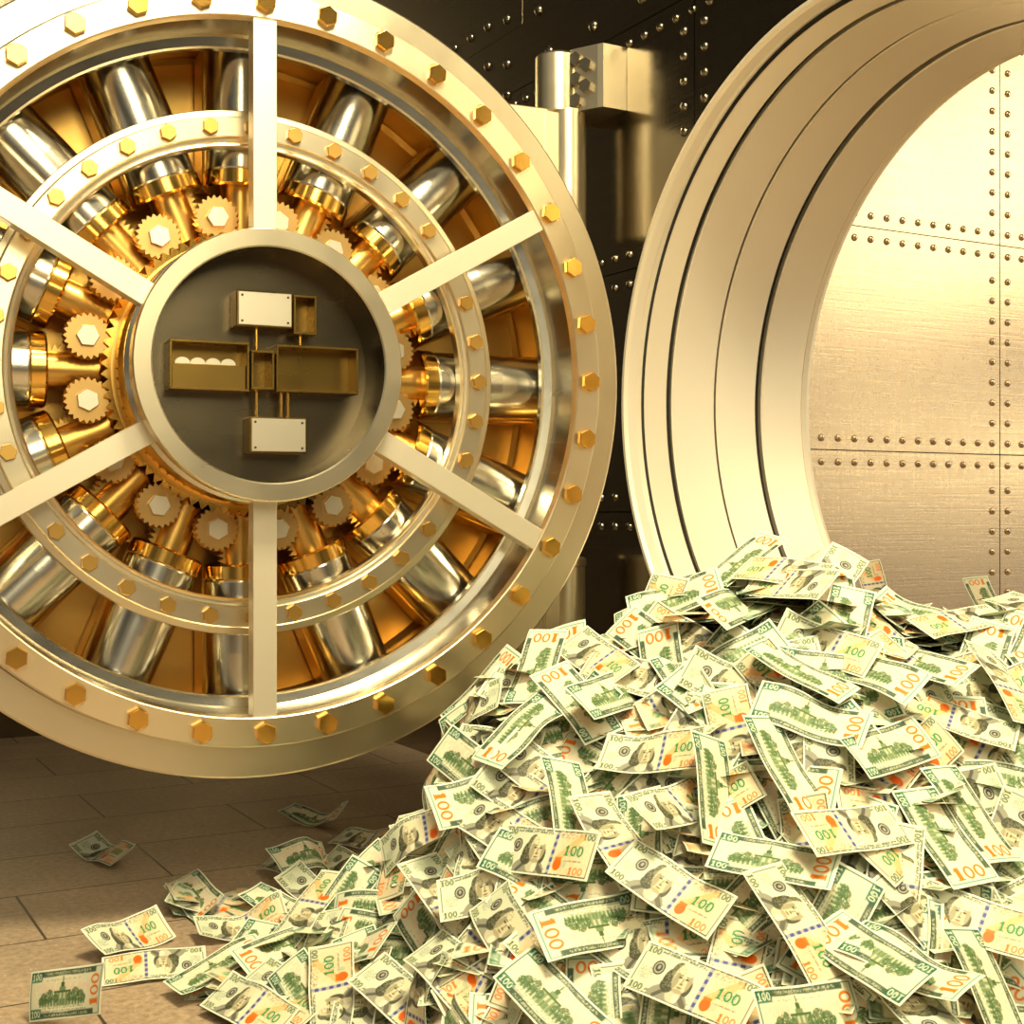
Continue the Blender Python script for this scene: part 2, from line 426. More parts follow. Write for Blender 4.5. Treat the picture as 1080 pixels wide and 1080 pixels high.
# lock boxes inside the hub
FY = .082*K
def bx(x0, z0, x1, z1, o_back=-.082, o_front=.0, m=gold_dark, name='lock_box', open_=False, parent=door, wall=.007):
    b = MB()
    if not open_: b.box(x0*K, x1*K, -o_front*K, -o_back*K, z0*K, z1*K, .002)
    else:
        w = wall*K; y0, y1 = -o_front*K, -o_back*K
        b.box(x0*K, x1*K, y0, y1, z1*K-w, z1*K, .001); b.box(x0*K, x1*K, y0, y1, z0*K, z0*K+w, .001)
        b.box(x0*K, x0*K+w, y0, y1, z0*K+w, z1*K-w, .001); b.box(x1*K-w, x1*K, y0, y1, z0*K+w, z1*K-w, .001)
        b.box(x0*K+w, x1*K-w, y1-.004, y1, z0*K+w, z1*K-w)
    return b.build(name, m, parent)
def lid(par, x0, z0, x1, z1, o):
    b = MB(); b.box(x0*K, x1*K, -(o+.004)*K, -o*K, z0*K, z1*K, .0008); l = b.build('box_lid', lid_steel, par)
    for x in (x0+.010, x1-.010):
        for z in (z0+.010, z1-.010):
            q = MB(); q.lathe([(0,-(o+.0055)*K),(.0032*K,-(o+.0055)*K),(.004*K,-o*K)], 16, cen=(x*K,0,z*K)); q.build('lid_screw', screw_mat, par)
A_ = bx(-.080,.111,.076,.209); lid(A_, -.075,.115,.072,.205, .0)
bx(.079,.097,.145,.206, open_=True)
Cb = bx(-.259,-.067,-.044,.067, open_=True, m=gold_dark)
b = MB(); b.box(-.250*K, -.052*K, .012*K, .05*K, -.060*K, .004*K, .001); b.build('tumbler_block', gold_dark, Cb)
for i in range(4):
    b = MB(); cx = (-.222 + .041*i)*K
    pts = [(cx + .0205*K*math.cos(PI*k/12), .004*K + .017*K*math.sin(PI*k/12)) for k in range(13)]
    b.prism(pts, .014*K, .035*K, 'Y'); b.build('tumbler_wheel', lid_steel, Cb)
Db = bx(-.040,-.060,.024,.047, open_=True, o_front=.004)
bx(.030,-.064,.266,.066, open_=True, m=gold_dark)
Fb = bx(-.043,-.233,.116,-.135); lid(Fb, -.039,-.229,.112,-.139, .0)
for x0, z0, x1, z1 in ((-.024,.047,-.013,.113),(.100,.064,.110,.100),(-.024,-.137,-.013,-.058),(.046,-.137,.055,-.062),(.066,-.137,.075,-.062)):
    b = MB(); b.lathe([(.0055*K, z0*K), (.0055*K, z1*K)], 16, 'Z', cen=((x0+x1)/2*K, .03*K, 0)); b.build('link_rod', gold, door)

# hinge side: back plate, arms and pivots move with the door (dimensions in metres here)
b = MB(); b.box(-.45, 1.115, .715, .76, .54, .945, .004); b.box(-.45, .8, .60, .72, .6, .9); b.box(-.3, .3, .57, .63, -.95, .95, .01)
b.build('hinge_arm', satin, door)
b = MB(); b.box(-.45, 1.115, .715, .76, -.945, -.54, .004); b.box(-.45, .8, .60, .72, -.9, -.6); b.build('hinge_arm', satin, door)
b = MB(); b.lathe([(.0,.945),(.062,.945),(.062,.560),(.058,.552),(0,.552)], 48, 'Z', cen=(1.173,.738,0)); b.lathe([(.0,.93),(.0,.56)],4,'Z',cen=(1.173,.738,0))
b.box(1.08, 1.173, .70, .76, .60, .93); b.build('hinge_pivot', satin, door)
b = MB(); b.lathe([(.0,-.49),(.055,-.49),(.062,-.497),(.062,-.515),(.059,-.52),(.059,-.94),(0,-.94)], 48, 'Z', cen=(1.173,.738,0))
b.box(1.08, 1.173, .70, .76, -.93, -.56); b.build('hinge_pivot', satin, door)

# fixed brackets on the wall (room frame)
def bracket(z0, z1, label):
    e = empty('hinge_bracket', (0,0,0), YAW); tag(e, label, 'hinge')
    b = MB(); b.lathe([(0,z1),(.040,z1),(.043,z1-.003),(.043,z1-.008),(.066,z1-.009),(.072,z1-.016),(.072,z0+.004),(.069,z0),(0,z0)], 48, 'Z', cen=(2.285,3.786,0))
    b.build('barrel', satin, e)
    # block: prism outline in the floor plane
    pts = [(2.300,3.728),(2.345,3.640),(2.356,3.624),(WB-.001,3.624),(WB-.001,3.84),(2.32,3.84)]
    b = MB(); b.prism(pts, z0, z1+.0, 'Z'); b.build('block', satin, e)
    for k, (t, zf) in enumerate([(.22,.82),(.58,.70),(.22,.50),(.58,.36),(.22,.16)]):
        x = 2.300 + (.045)*t*1.05; y = 3.728 - .088*t*1.05; z = z0 + (z1-z0)*zf
        nrm = Vector((-.088,-.045,0)).normalized()
        hb_ = MB(); hb_.prism(hexpts(.0225, .3), -.018, .004, 'Y', bev=.06)
        hb_.build('hexagon_bolt', bolt_steel, e, loc=(x, y, z), rot=(0, 0, math.atan2(nrm.y, nrm.x) + PI/2))
    return e
bracket(2.281, 2.482, 'upper steel hinge bracket with five hexagon bolts, on the dark wall between door and doorway')
bracket(.24, .40, 'lower steel hinge bracket at the foot of the dark wall, mostly behind the money heap')
NOTES = [
 ((-0.874,2.678,0.057),(0.807,-0.527,0.266),(-0.051,0.387,0.921),'B',1,'hundred-dollar note on the bare floor, building side up, at the lower left corner'),
 ((-0.774,2.957,0.019),(-0.960,-0.278,-0.019),(0.263,-0.879,-0.398),'F',1,'narrow curled hundred-dollar note with its end touching the note at the lower left corner'),
 ((-0.887,3.161,0.023),(0.572,0.820,-0.004),(-0.672,0.472,0.570),'F',1,'portrait side up note alone on the stone floor, just above the narrow curled note'),
 ((-0.798,3.450,0.032),(0.534,-0.834,-0.141),(0.766,0.405,0.500),'B',1,'small building side note alone on the dusty floor between the door and the heap'),
 ((-0.642,3.242,0.025),(0.926,0.362,0.108),(-0.375,0.848,0.374),'F',1,'long portrait side note on the floor left of the heap tip, tilted towards the light'),
 ((-1.180,3.952,0.020),(0.742,-0.669,-0.050),(0.634,0.675,0.379),'F',1,'dark shaded note lying farthest left in the shadow of the vault door'),
 ((-0.641,4.438,0.014),(0.903,-0.431,0.012),(0.411,0.869,0.277),'B',1,'thin edge-on note lying farthest back under the vault door rim'),
 ((-0.437,4.061,0.030),(0.832,-0.534,0.151),(0.439,0.800,0.409),'F',1,'shaded note on the floor just left of the heap edge under the door'),
 ((-0.612,3.802,0.026),(0.784,-0.618,0.052),(0.503,0.683,0.529),'F',1,'note lying beneath a smaller building side note in front of the vault door'),
 ((-0.573,3.803,0.044),(0.530,0.828,-0.182),(-0.482,0.471,0.739),'B',1,'small building side note resting on top of another note in front of the door'),
 ((-0.496,3.484,0.037),(0.809,-0.540,-0.232),(0.584,0.692,0.424),'F',1,'portrait side note leaning at the upper left fringe of the heap'),
 ((-0.570,3.421,0.019),(0.894,-0.444,-0.065),(0.442,0.846,0.299),'B',1,'flat curling building side note at the left fringe of the heap'),
 ((-0.591,2.985,0.036),(-0.354,-0.865,-0.356),(0.930,-0.366,-0.037),'B',0,''),
 ((-0.471,2.849,0.096),(-0.766,-0.625,-0.151),(0.632,-0.691,-0.351),'B',0,''),
 ((-0.514,2.661,0.039),(0.743,-0.659,-0.116),(0.602,0.583,0.546),'F',0,''),
 ((-0.446,2.677,0.059),(0.699,-0.704,-0.125),(0.668,0.581,0.464),'F',0,''),
 ((-0.439,3.737,0.019),(0.727,-0.651,-0.219),(0.653,0.555,0.516),'F',0,''),
 ((0.061,2.513,0.375),(0.782,-0.619,0.069),(0.314,0.488,0.815),'F',0,'portrait side note lying face on below an upright building side note, left of the heap'),
 ((0.190,2.509,0.402),(0.406,-0.696,-0.593),(0.895,0.433,0.104),'F',0,'steep portrait side note with its orange end pointing down, right of the face-on portrait note'),
 ((0.110,2.585,0.440),(0.127,-0.634,-0.763),(0.848,0.468,-0.247),'B',0,'upright building side note standing above the face-on portrait note'),
 ((0.560,2.561,0.618),(0.900,-0.371,-0.229),(0.425,0.632,0.648),'B',0,'large building side note sloping down to the right on the upper heap, orange 100 rightmost'),
 ((0.497,2.485,0.539),(0.325,-0.613,-0.720),(0.836,0.543,-0.084),'B',0,'upright building side note with an orange 100 at its foot, under the large sloping note'),
 ((0.701,2.529,0.563),(0.785,0.613,0.086),(-0.477,0.511,0.715),'B',0,'large building side note tilted up to the right beside the large sloping note'),
 ((0.877,2.669,0.594),(-0.900,0.326,0.289),(-0.425,-0.802,-0.419),'F',0,'shaded portrait note lying upside down near the right edge, orange patch at its left'),
 ((0.301,2.505,0.464),(-0.718,-0.696,-0.011),(-0.554,0.562,0.615),'B',0,'short curled building side note lying across the tall building side note'),
 ((0.371,2.497,0.492),(0.033,-0.549,-0.835),(0.774,0.543,-0.327),'B',0,'tall building side note hanging straight down mid heap, with an orange 100 at its foot'),
 ((0.271,2.621,0.540),(0.844,-0.519,0.137),(0.287,0.652,0.702),'F',0,'portrait side note lying level above the upright building side notes'),
 ((0.450,2.349,0.401),(0.901,-0.426,-0.076),(0.406,0.772,0.489),'B',0,'long flat building side note stretched over a diagonal portrait note'),
 ((0.471,2.245,0.326),(0.429,-0.566,-0.704),(0.842,0.532,0.085),'F',0,'diagonal portrait side note hanging down right of centre with a big inkwell patch'),
 ((0.767,2.281,0.322),(0.849,-0.491,-0.197),(0.498,0.614,0.613),'F',0,'big portrait side note sloping down to the right edge of the heap'),
 ((0.460,2.121,0.218),(0.838,0.536,-0.103),(-0.166,0.430,0.888),'B',0,'largest building side note lying square on at the bottom edge of the picture'),
 ((0.760,2.405,0.429),(0.282,-0.746,-0.603),(0.951,0.300,0.074),'B',0,'wide building side note with an orange 100 at its foot, right side of the heap'),
 ((0.834,2.481,0.452),(0.355,-0.675,-0.646),(0.858,0.510,-0.061),'B',0,'narrow building side note leaning just right of the wide one, orange 100 at its foot'),
 ((0.590,2.365,0.451),(-0.883,-0.470,0.018),(0.354,-0.689,-0.632),'F',0,'upside down portrait note lying level above the long flat building side note'),
 ((0.140,2.377,0.280),(-0.883,-0.467,-0.044),(0.318,-0.528,-0.788),'B',0,'large building side note lying upside down at the lower left, orange 100 leftmost'),
 ((-0.206,2.541,0.097),(0.675,-0.681,-0.284),(0.724,0.537,0.433),'F',0,'portrait side note at the bottom left of the heap, sloping down to the right'),
 ((-0.107,2.449,0.173),(0.557,-0.785,-0.271),(0.797,0.413,0.442),'F',0,'portrait side note just above and right of the bottom left portrait note'),
 ((-0.130,2.637,0.257),(0.543,-0.643,-0.539),(0.806,0.580,0.119),'F',0,'portrait side note curling down the left shoulder of the heap'),
 ((0.071,2.269,0.184),(0.622,-0.661,-0.419),(0.768,0.412,0.491),'B',0,'building side note sloping to the bottom edge, left of the middle'),
 ((0.131,2.805,0.614),(-0.505,0.654,0.564),(-0.863,-0.407,-0.300),'B',0,'steep building side note with an orange 100 at its upper end, at the left shoulder'),
 ((0.019,2.757,0.563),(-0.657,-0.516,-0.550),(0.703,-0.682,-0.200),'B',0,'narrow building side strip running down the left flank towards the door rim'),
 ((0.053,2.953,0.666),(0.280,0.708,0.648),(-0.909,0.413,-0.058),'B',0,'bright upright note standing highest on the left shoulder in front of the door rim'),
 ((0.201,2.789,0.628),(0.592,0.806,0.010),(-0.575,0.414,0.705),'B',0,''),
 ((0.180,2.909,0.691),(0.461,-0.840,-0.286),(0.801,0.256,0.541),'F',0,''),
 ((0.580,2.929,0.874),(-0.714,0.698,0.063),(-0.621,-0.588,-0.518),'F',0,'topmost portrait note on the summit of the heap, against the round doorway'),
 ((0.585,2.865,0.851),(-0.582,0.813,0.013),(-0.640,-0.448,-0.624),'F',0,''),
 ((1.308,4.929,0.723),(-0.153,0.307,0.939),(-0.988,-0.020,-0.155),'F',0,'upright portrait note standing on the heap top against the inner vault wall'),
 ((0.964,2.929,0.768),(-0.920,-0.370,-0.131),(0.392,-0.843,-0.369),'F',0,'long portrait note on the right crest of the heap below an upside down building note'),
 ((1.705,4.929,0.692),(-0.053,0.780,0.623),(-0.998,-0.013,-0.069),'B',0,'upside down note standing on the right crest against the riveted wall'),
 ((0.830,2.773,0.690),(0.623,-0.778,-0.075),(0.734,0.549,0.399),'B',0,''),
 ((0.706,2.681,0.685),(0.647,-0.729,-0.225),(0.726,0.498,0.474),'B',0,''),
 ((0.560,2.653,0.692),(0.750,-0.518,-0.411),(0.624,0.760,0.180),'B',0,''),
 ((0.628,2.165,0.286),(0.687,-0.704,-0.180),(0.723,0.637,0.266),'B',0,''),
 ((0.614,2.125,0.250),(-0.364,0.862,0.353),(-0.924,-0.383,-0.018),'F',0,''),
 ((0.570,2.177,0.292),(-0.505,0.843,0.186),(-0.804,-0.382,-0.455),'B',0,''),
 ((0.762,2.177,0.237),(0.237,-0.618,-0.750),(0.827,0.534,-0.178),'B',0,''),
 ((0.276,2.377,0.346),(0.765,-0.516,-0.385),(0.636,0.512,0.578),'F',0,'portrait side note lying diagonally in the lower middle of the heap'),
 ((0.293,2.221,0.229),(0.791,-0.592,-0.158),(0.537,0.546,0.643),'F',0,''),
 ((0.000,4.929,0.487),(-0.224,0.258,0.940),(-0.973,-0.012,-0.229),'B',0,''),
 ((0.455,2.849,0.802),(-0.477,-0.878,-0.043),(0.677,-0.335,-0.655),'B',0,''),
 ((0.990,2.741,0.657),(0.203,-0.735,-0.647),(0.838,0.472,-0.274),'F',0,''),
 ((-0.312,2.721,0.131),(0.638,-0.687,0.349),(0.477,0.708,0.521),'B',0,''),
]
# ------------------------------------------------------------------ banknotes
NL, NW = .220, .0935
def draw_note(side, W, H):
    """colours of one printed side, returned as an array [row from the bottom][column] at W x H samples"""
    S = 4; w, h = W*S, H*S
    u = (np.arange(w)+.5)/w; v = (np.arange(h)+.5)/h
    U, V = np.meshgrid(u, v); X = U*2.353; Y = V           # X, Y in note heights
    r_ = np.random.RandomState(3)
    def smooth(n, a, b):
        g = r_.rand(a, b); yi = V*(a-1); xi = U*(b-1)
        y0 = np.minimum(yi.astype(int), a-2); x0 = np.minimum(xi.astype(int), b-2); fy = yi-y0; fx = xi-x0
        return (g[y0,x0]*(1-fy)*(1-fx)+g[y0+1,x0]*fy*(1-fx)+g[y0,x0+1]*(1-fy)*fx+g[y0+1,x0+1]*fy*fx)
    img = np.empty((h, w, 3)); cream = np.array([.78,.80,.62]); img[:] = cream
    def put(mask, col, a=1.0):
        m = (mask*a)[..., None]; img[:] = img*(1-m) + np.array(col)*m
    def ell(cx, cy, rx, ry): return (((X-cx)/rx)**2 + ((Y-cy)/ry)**2 < 1).astype(float)
    def rect(x0, y0, x1, y1): return ((X > x0) & (X < x1) & (Y > y0) & (Y < y1)).astype(float)
    def line(x0, y0, x1, y1, t):
        dx, dy = x1-x0, y1-y0; L2 = dx*dx+dy*dy; q = np.clip(((X-x0)*dx+(Y-y0)*dy)/L2, 0, 1)
        return (((X-x0-q*dx)**2+(Y-y0-q*dy)**2) < t*t).astype(float)
    def digits(cx, cy, hh, col, ang=0.0, thick=.22, sp=.78):
        """the figure 100, centred; ang turns it"""
        c, s = math.cos(ang), math.sin(ang)
        P = ((X-cx)*c + (Y-cy)*s)/hh; Q = (-(X-cx)*s + (Y-cy)*c)/hh     # glyph height = 1
        m = np.zeros_like(X)
        one = ((abs(P+sp) < thick*.5) & (abs(Q) < .5)) | ((abs(P+sp) < .26) & (Q < -.40) & (Q > -.5)) | ((P+sp < 0) & (P+sp > -.24) & (Q > .22) & (Q < .38))
        m = np.maximum(m, one)
        for k in (0, 1):
            cxk = -.02 + k*sp; e1 = ((P-cxk)/.34)**2 + (Q/.5)**2 < 1; e0 = ((P-cxk)/.34*1.9)**2 + (Q/.5*1.42)**2 < 1
            m = np.maximum(m, e1 & ~e0)
        put(m.astype(float), col)
    ink = (.07,.12,.07); grn = (.05,.22,.13)
    tex = smooth(0, 60, 140); tex2 = smooth(0, 24, 60)
    if side == 'F':
        put(np.exp(-((U-.78)/.22)**2)*(.5+.5*tex2), (.86,.55,.26), .55)          # peach tint
        put(np.exp(-((U-.12)/.2)**2), (.62,.68,.52), .5)
        # frame lines
        for y0, y1 in ((.045,.075),(.925,.955)): put(rect(.07,y0,2.28,y1)*(tex > .3), ink, .85)
        put(rect(.07,.86,1.3,.915)*(tex > .45), ink, .75); put(rect(1.36,.80,2.0,.915)*(tex > .62), (.25,.27,.22), .6)
        for x0 in (.07, 2.265): put(rect(x0,.05,x0+.018,.95), ink, .8)
        for cx, cy in ((.22,.86),(.22,.13),(2.13,.86)): 
            put(rect(cx-.15,cy-.075,cx+.15,cy+.075), (.66,.70,.5)); digits(cx, cy, .12, ink, 0, .22)
        put(rect(.4,.10,1.28,.16)*(tex > .5), ink, .7)
        for k in range(7): put(rect(.14,.30+.035*k,.42-.02*(k%3),.315+.035*k)*(tex > .4), ink, .5)
        # seal
        put(ell(.46,.58,.115,.14), (.10,.10,.09)); put(ell(.46,.58,.09,.11), (.55,.56,.44)); put(ell(.46,.58,.066,.08), (.12,.12,.10)); put(ell(.46,.59,.028,.045), (.5,.5,.4))
        # shoulders, hair, face
        put(ell(.86,.06,.40,.30)*(Y > .05), (.42,.42,.33)); put(line(.60,.08,.80,.30,.035), (.20,.21,.16)); put(line(1.20,.08,1.02,.26,.05), (.24,.24,.18))
        put(ell(.93,.22,.14,.16)*(Y > .05), (.66,.64,.48)); put(ell(1.0,.16,.06,.09), (.80,.78,.6))
        put(ell(.77,.44,.14,.24), (.12,.13,.08)); put(ell(.74,.34,.12,.12), (.13,.14,.09)); put(ell(.84,.66,.13,.17), (.22,.23,.15)); put(ell(1.12,.42,.075,.17), (.17,.18,.12))
        put(ell(.97,.56,.185,.305), (.70,.67,.47)); put(ell(.99,.72,.165,.15), (.80,.77,.56))
        put(ell(.86,.48,.05,.17), (.40,.38,.25), .7); put(ell(1.11,.50,.04,.16), (.42,.40,.27), .7); put(ell(.97,.30,.09,.045), (.45,.42,.28), .7)
        for cx in (.915, 1.045): put(ell(cx,.565,.034,.020), (.12,.12,.08)); put(ell(cx,.61,.045,.012), (.30,.28,.18))
        put(line(.985,.56,.975,.46,.012), (.42,.38,.25)); put(ell(.98,.445,.036,.018), (.30,.27,.17)); put(ell(.975,.375,.055,.014), (.28,.20,.13))
        put((ell(.77,.44,.13,.22)+ell(.84,.66,.13,.17) > 0)*(tex > .55), (.45,.44,.30), .6)
        # blue ribbon
        put(rect(1.33,.05,1.40,.95)*(.4+.6*(np.sin(Y*40) > -.2)), (.07,.13,.42), .9)
        # quill and inkwell
        put(line(1.50,.36,1.98,.84,.075)*(tex > .25), (.87,.50,.18), .55); put(ell(1.55,.27,.10,.125), (.86,.26,.03)); put(rect(1.47,.36,1.63,.42), (.86,.30,.05))
        put(ell(1.72,.28,.05,.075), (.45,.60,.42), .6)
        # green numeral
        digits(1.86,.56,.21,(.03,.36,.16),0,.2,.74); put(rect(1.66,.44,2.06,.68)*(tex > .6), (.05,.40,.2), .6)
        put(rect(1.66,.34,2.10,.37)*(tex > .4), ink, .5); 
        digits(2.02,.165,.15,(.86,.30,.05),0,.26)
    else:
        put(np.exp(-((U-.45)/.3)**2-((V-.62)/.3)**2)*(.4+.6*tex2), (.86,.66,.48), .5)
        fr = np.maximum(rect(.06,.045,2.05,.155), rect(.06,.845,2.05,.955))
        put(fr*(tex > .15), (.08,.15,.09), .9); put(np.maximum(rect(.5,.07,1.85,.12), rect(.5,.875,1.85,.925))*(tex > .5), (.66,.68,.5), .8)
        put(rect(.06,.05,.085,.95), grn, .9); put(rect(2.25,.05,2.275,.95), (.05,.35,.30), .8); put(np.maximum(rect(1.9,.045,2.27,.06), rect(1.9,.94,2.27,.955)), grn, .9)
        for cy in (.86,.14): put(rect(.07,cy-.10,.42,cy+.10)*(tex > .2), (.05,.24,.16), .85); digits(.24, cy, .13, (.78,.82,.62), 0, .2)
        e = ell(1.05,.5,.93,.36); put(e, (.82,.83,.62), .85); put(e*np.exp(-((Y-.62)/.16)**2)*(tex2 > .3), (.82,.62,.50), .4)
        # building with trees
        g1 = (.16,.27,.12); g2 = (.33,.42,.24)
        put(rect(.36,.27,1.74,.40)*(.35+.65*(np.sin(X*70) > -.1)), g1, .85); put(rect(.42,.39,.80,.43), g1, .8)
        put(rect(.82,.27,1.28,.53)*(.4+.6*(np.sin(X*55) > 0)), g2, .95); put(rect(.80,.52,1.30,.56), g1); put(rect(.96,.56,1.14,.63), g2); put(rect(1.0,.63,1.10,.72), g1); put(line(1.05,.7,1.05,.83,.012), g1)
        for cx, cy, rr in ((.50,.42,.11),(.66,.46,.13),(1.44,.46,.13),(1.60,.42,.11),(.86,.42,.08),(1.28,.42,.09),(.40,.38,.07),(1.70,.38,.07)):
            put(ell(cx,cy,rr,rr*1.1)*(tex > .28), g1, .85); 
        put(rect(.45,.22,1.70,.265)*(tex > .5), g2, .7); put(rect(.55,.76,1.55,.785)*(tex > .6), (.2,.22,.14), .6)
        put(rect(.3,.17,1.8,.19)*(tex > .4), ink, .5)
        digits(2.06,.50,.29,(.80,.32,.03),PI/2,.31,.74)
    m = (np.minimum(np.minimum(X, 2.353-X), np.minimum(Y, 1-Y)) < .042).astype(float)
    put(m, (.84,.87,.70))
    img = img.reshape(H, S, W, S, 3).mean(axis=(1, 3)); ref = np.array([.80,.82,.64]); img = ref*np.clip(img/ref, .02, 1.4)**1.55
    return np.clip(img, 0, 1)

paper = mat('printed_paper', (.8,.8,.7), 0, .55); pb = paper.node_tree.nodes['Principled BSDF']
at_ = N(paper, 'ShaderNodeAttribute', attribute_name='print'); LK(paper, at_.outputs['Color'], pb.inputs['Base Color'])
pb.inputs['Specular IOR Level'].default_value = .35

def bend(u, v, c):
    """height of a curled note; u, v in -1..1"""
    return c[0]*(u*u-.33) + c[1]*np.sin(PI*u*1.0+c[4]) + c[2]*u*v + c[3]*(v*v-.33) + c[5]*np.sin(2*PI*u*.8+c[4]*2)*(.6+.4*v)
def note_mesh(name, c, W, H, two=True):
    u = np.linspace(-1, 1, W); v = np.linspace(-1, 1, H); U, V = np.meshgrid(u, v)
    Z = bend(U, V, c); s = 1 - 1.2*(abs(c[0])+abs(c[1])+abs(c[5]))
    top = np.stack([U*NL/2*s, V*NW/2, Z], -1).reshape(-1, 3)
    i = np.arange(W*H).reshape(H, W); q = np.stack([i[:-1,:-1], i[:-1,1:], i[1:,1:], i[1:,:-1]], -1).reshape(-1, 4)
    cols = COL['F', W, H].reshape(-1, 3)
    vs, fs, cc = top, q, cols
    if two:
        bot = top.copy(); bot[:, 2] -= .0005
        cb = COL['B', W, H][:, ::-1].reshape(-1, 3)          # read from below
        n = W*H; vs = np.concatenate([top, bot]); cc = np.concatenate([cols, cb])
        per = np.concatenate([i[0,:], i[1:,-1], i[-1,-2::-1], i[-2:0:-1,0]]); pn = np.roll(per, -1)
        rim = np.stack([per, per+n, pn+n, pn], -1)
        fs = np.concatenate([q, q[:, ::-1]+n, rim])
    me = bpy.data.meshes.new(name); me.vertices.add(len(vs)); me.vertices.foreach_set('co', vs.astype(np.float32).ravel())
    me.loops.add(len(fs)*4); me.loops.foreach_set('vertex_index', fs.astype(np.int32).ravel())
    me.polygons.add(len(fs)); me.polygons.foreach_set('loop_start', np.arange(0, len(fs)*4, 4, dtype=np.int32))
    me.polygons.foreach_set('use_smooth', np.ones(len(fs), bool)); me.update(calc_edges=True)
    a = me.color_attributes.new('print', 'FLOAT_COLOR', 'POINT')
    a.data.foreach_set('color', np.concatenate([cc, np.ones((len(cc), 1))], 1).astype(np.float32).ravel())
    me.materials.append(paper); return me
COL = {}
for W, H in ((160, 68), (48, 20)):
    for sd in 'FB': COL[sd, W, H] = draw_note(sd, W, H)
curls = []
for i in range(16):
    k = 1.0 if i % 3 else .45
    curls.append((nrs.uniform(-.016,.016)*k, nrs.uniform(-.010,.010)*k, nrs.uniform(-.007,.007)*k, nrs.uniform(-.003,.003), nrs.uniform(0, 6.28), nrs.uniform(-.006,.006)*k))
variants = [note_mesh('banknote', c, 160, 68) for c in curls]
flat_variants = [note_mesh('banknote', (nrs.uniform(-.006,.006), nrs.uniform(-.003,.003), nrs.uniform(-.003,.003), 0, i, .001), 160, 68) for i in range(5)]

floor_curls = [note_mesh('banknote', (.021*(-1)**i, .009, .008, .003*(-1)**i, i*1.3, .006), 160, 68) for i in range(5)]

# shape of the heap
def ridge(x):
    xs=[-1.1,-.9,-.7,-.5,-.42,-.33,-.25,-.167,-.125,-.083,-.04,.01,.125,.21,.29,.36,.46,.54,.65,.75,.875,.96,1.04,1.15,1.5,2.2]
    hs=[-.06,-.04,-.01,.06,.12,.18,.24,.34,.43,.55,.61,.65,.67,.70,.75,.79,.83,.87,.875,.83,.76,.76,.77,.77,.74,.70]
    return float(np.interp(x,xs,hs))
def crest(x): return float(np.interp(x,[-.8,-.3,.1,2],[2.85,2.98,3.02,3.02]))
def height(x, y):
    r = ridge(x); c = crest(x); w = .18+.92*r; wb = .25+1.5*r
    t = max((c-y)/w if y < c else (y-c)/wb, 0)
    return r*(1-(math.sqrt(t*t+.01)-.1))
def clear_of_wall(x, y, z):
    b = x*math.cos(YAW) + y*math.sin(YAW); a = -x*math.sin(YAW) + y*math.cos(YAW)
    return b < WB - .10 or math.hypot(a-PA, z-PZ) < .86
def normal(x, y):
    e = .02; return Vector((-(height(x+e,y)-height(x-e,y))/(2*e), -(height(x,y+e)-height(x,y-e))/(2*e), 1)).normalized()
CAM = Vector((0,0,CAMZ))
def frame(n, ang):
    """matrix whose z is n and whose x is turned by ang around it"""
    n = n.normalized(); t = Vector((0,0,1)).cross(n)
    if t.length < .05: t = Vector((1,0,0))
    t.normalize(); s = n.cross(t)
    x = t*math.cos(ang) + s*math.sin(ang); y = n.cross(x)
    return Matrix(((x.x,y.x,n.x),(x.y,y.y,n.y),(x.z,y.z,n.z)))
def put_note(me, pos, M, label, group):
    o = bpy.data.objects.new('banknote', me); C.objects.link(o)
    m = M.to_4x4(); m.translation = pos; o.matrix_world = m
    tag(o, label, 'banknote', group); return o
GF = ('hundred-dollar note in the money heap, portrait side showing, jumbled among many alike', 'portrait side notes jumbled over the heap')
GB = ('hundred-dollar note in the money heap, building side showing, jumbled among many alike', 'building side notes jumbled over the heap')
LF = ('hundred-dollar note at the thin low left tip of the heap, portrait side showing', 'portrait side notes at the low left tip of the heap')
LB = ('hundred-dollar note at the thin low left tip of the heap, building side showing', 'building side notes at the low left tip of the heap')
def seen(p): return abs(p.x/p.y) < .39 and -.39 < (p.z-CAMZ)/p.y < .39
placed = []
for k, (P, a, b_, sd, fl, lab) in enumerate(NOTES):
    a = Vector(a).normalized(); b_ = Vector(b_).normalized(); n = a.cross(b_)
    if sd == 'F': M = Matrix((a, b_, n)).transposed()
    else: M = Matrix((-a, b_, -n)).transposed()
    me = (flat_variants if k % 2 else variants)[k % 5 if k % 2 else k % 16]
    if fl and k > 1: me = floor_curls[k % 5]
    p = Vector(P)
    if fl and p.z < .06: 
        zmin = min((M @ v.co).z for v in me.vertices); p.z = -zmin + .002; f = (CAMZ-p.z)/(CAMZ-P[2]); p.x *= f; p.y *= f
    left = P[0] < -.25
    g = (LF if sd == 'F' else LB) if left else (GF if sd == 'F' else GB)
    put_note(me, p, M, lab or g[0], None if lab else g[1]); placed.append(p)
need = 300 - len(NOTES); tries = 0
def px(p): return 540+1440*p.x/p.y, 540-1440*(p.z-CAMZ)/p.y
ppx = [px(p) for p in placed]; keep = list(ppx)
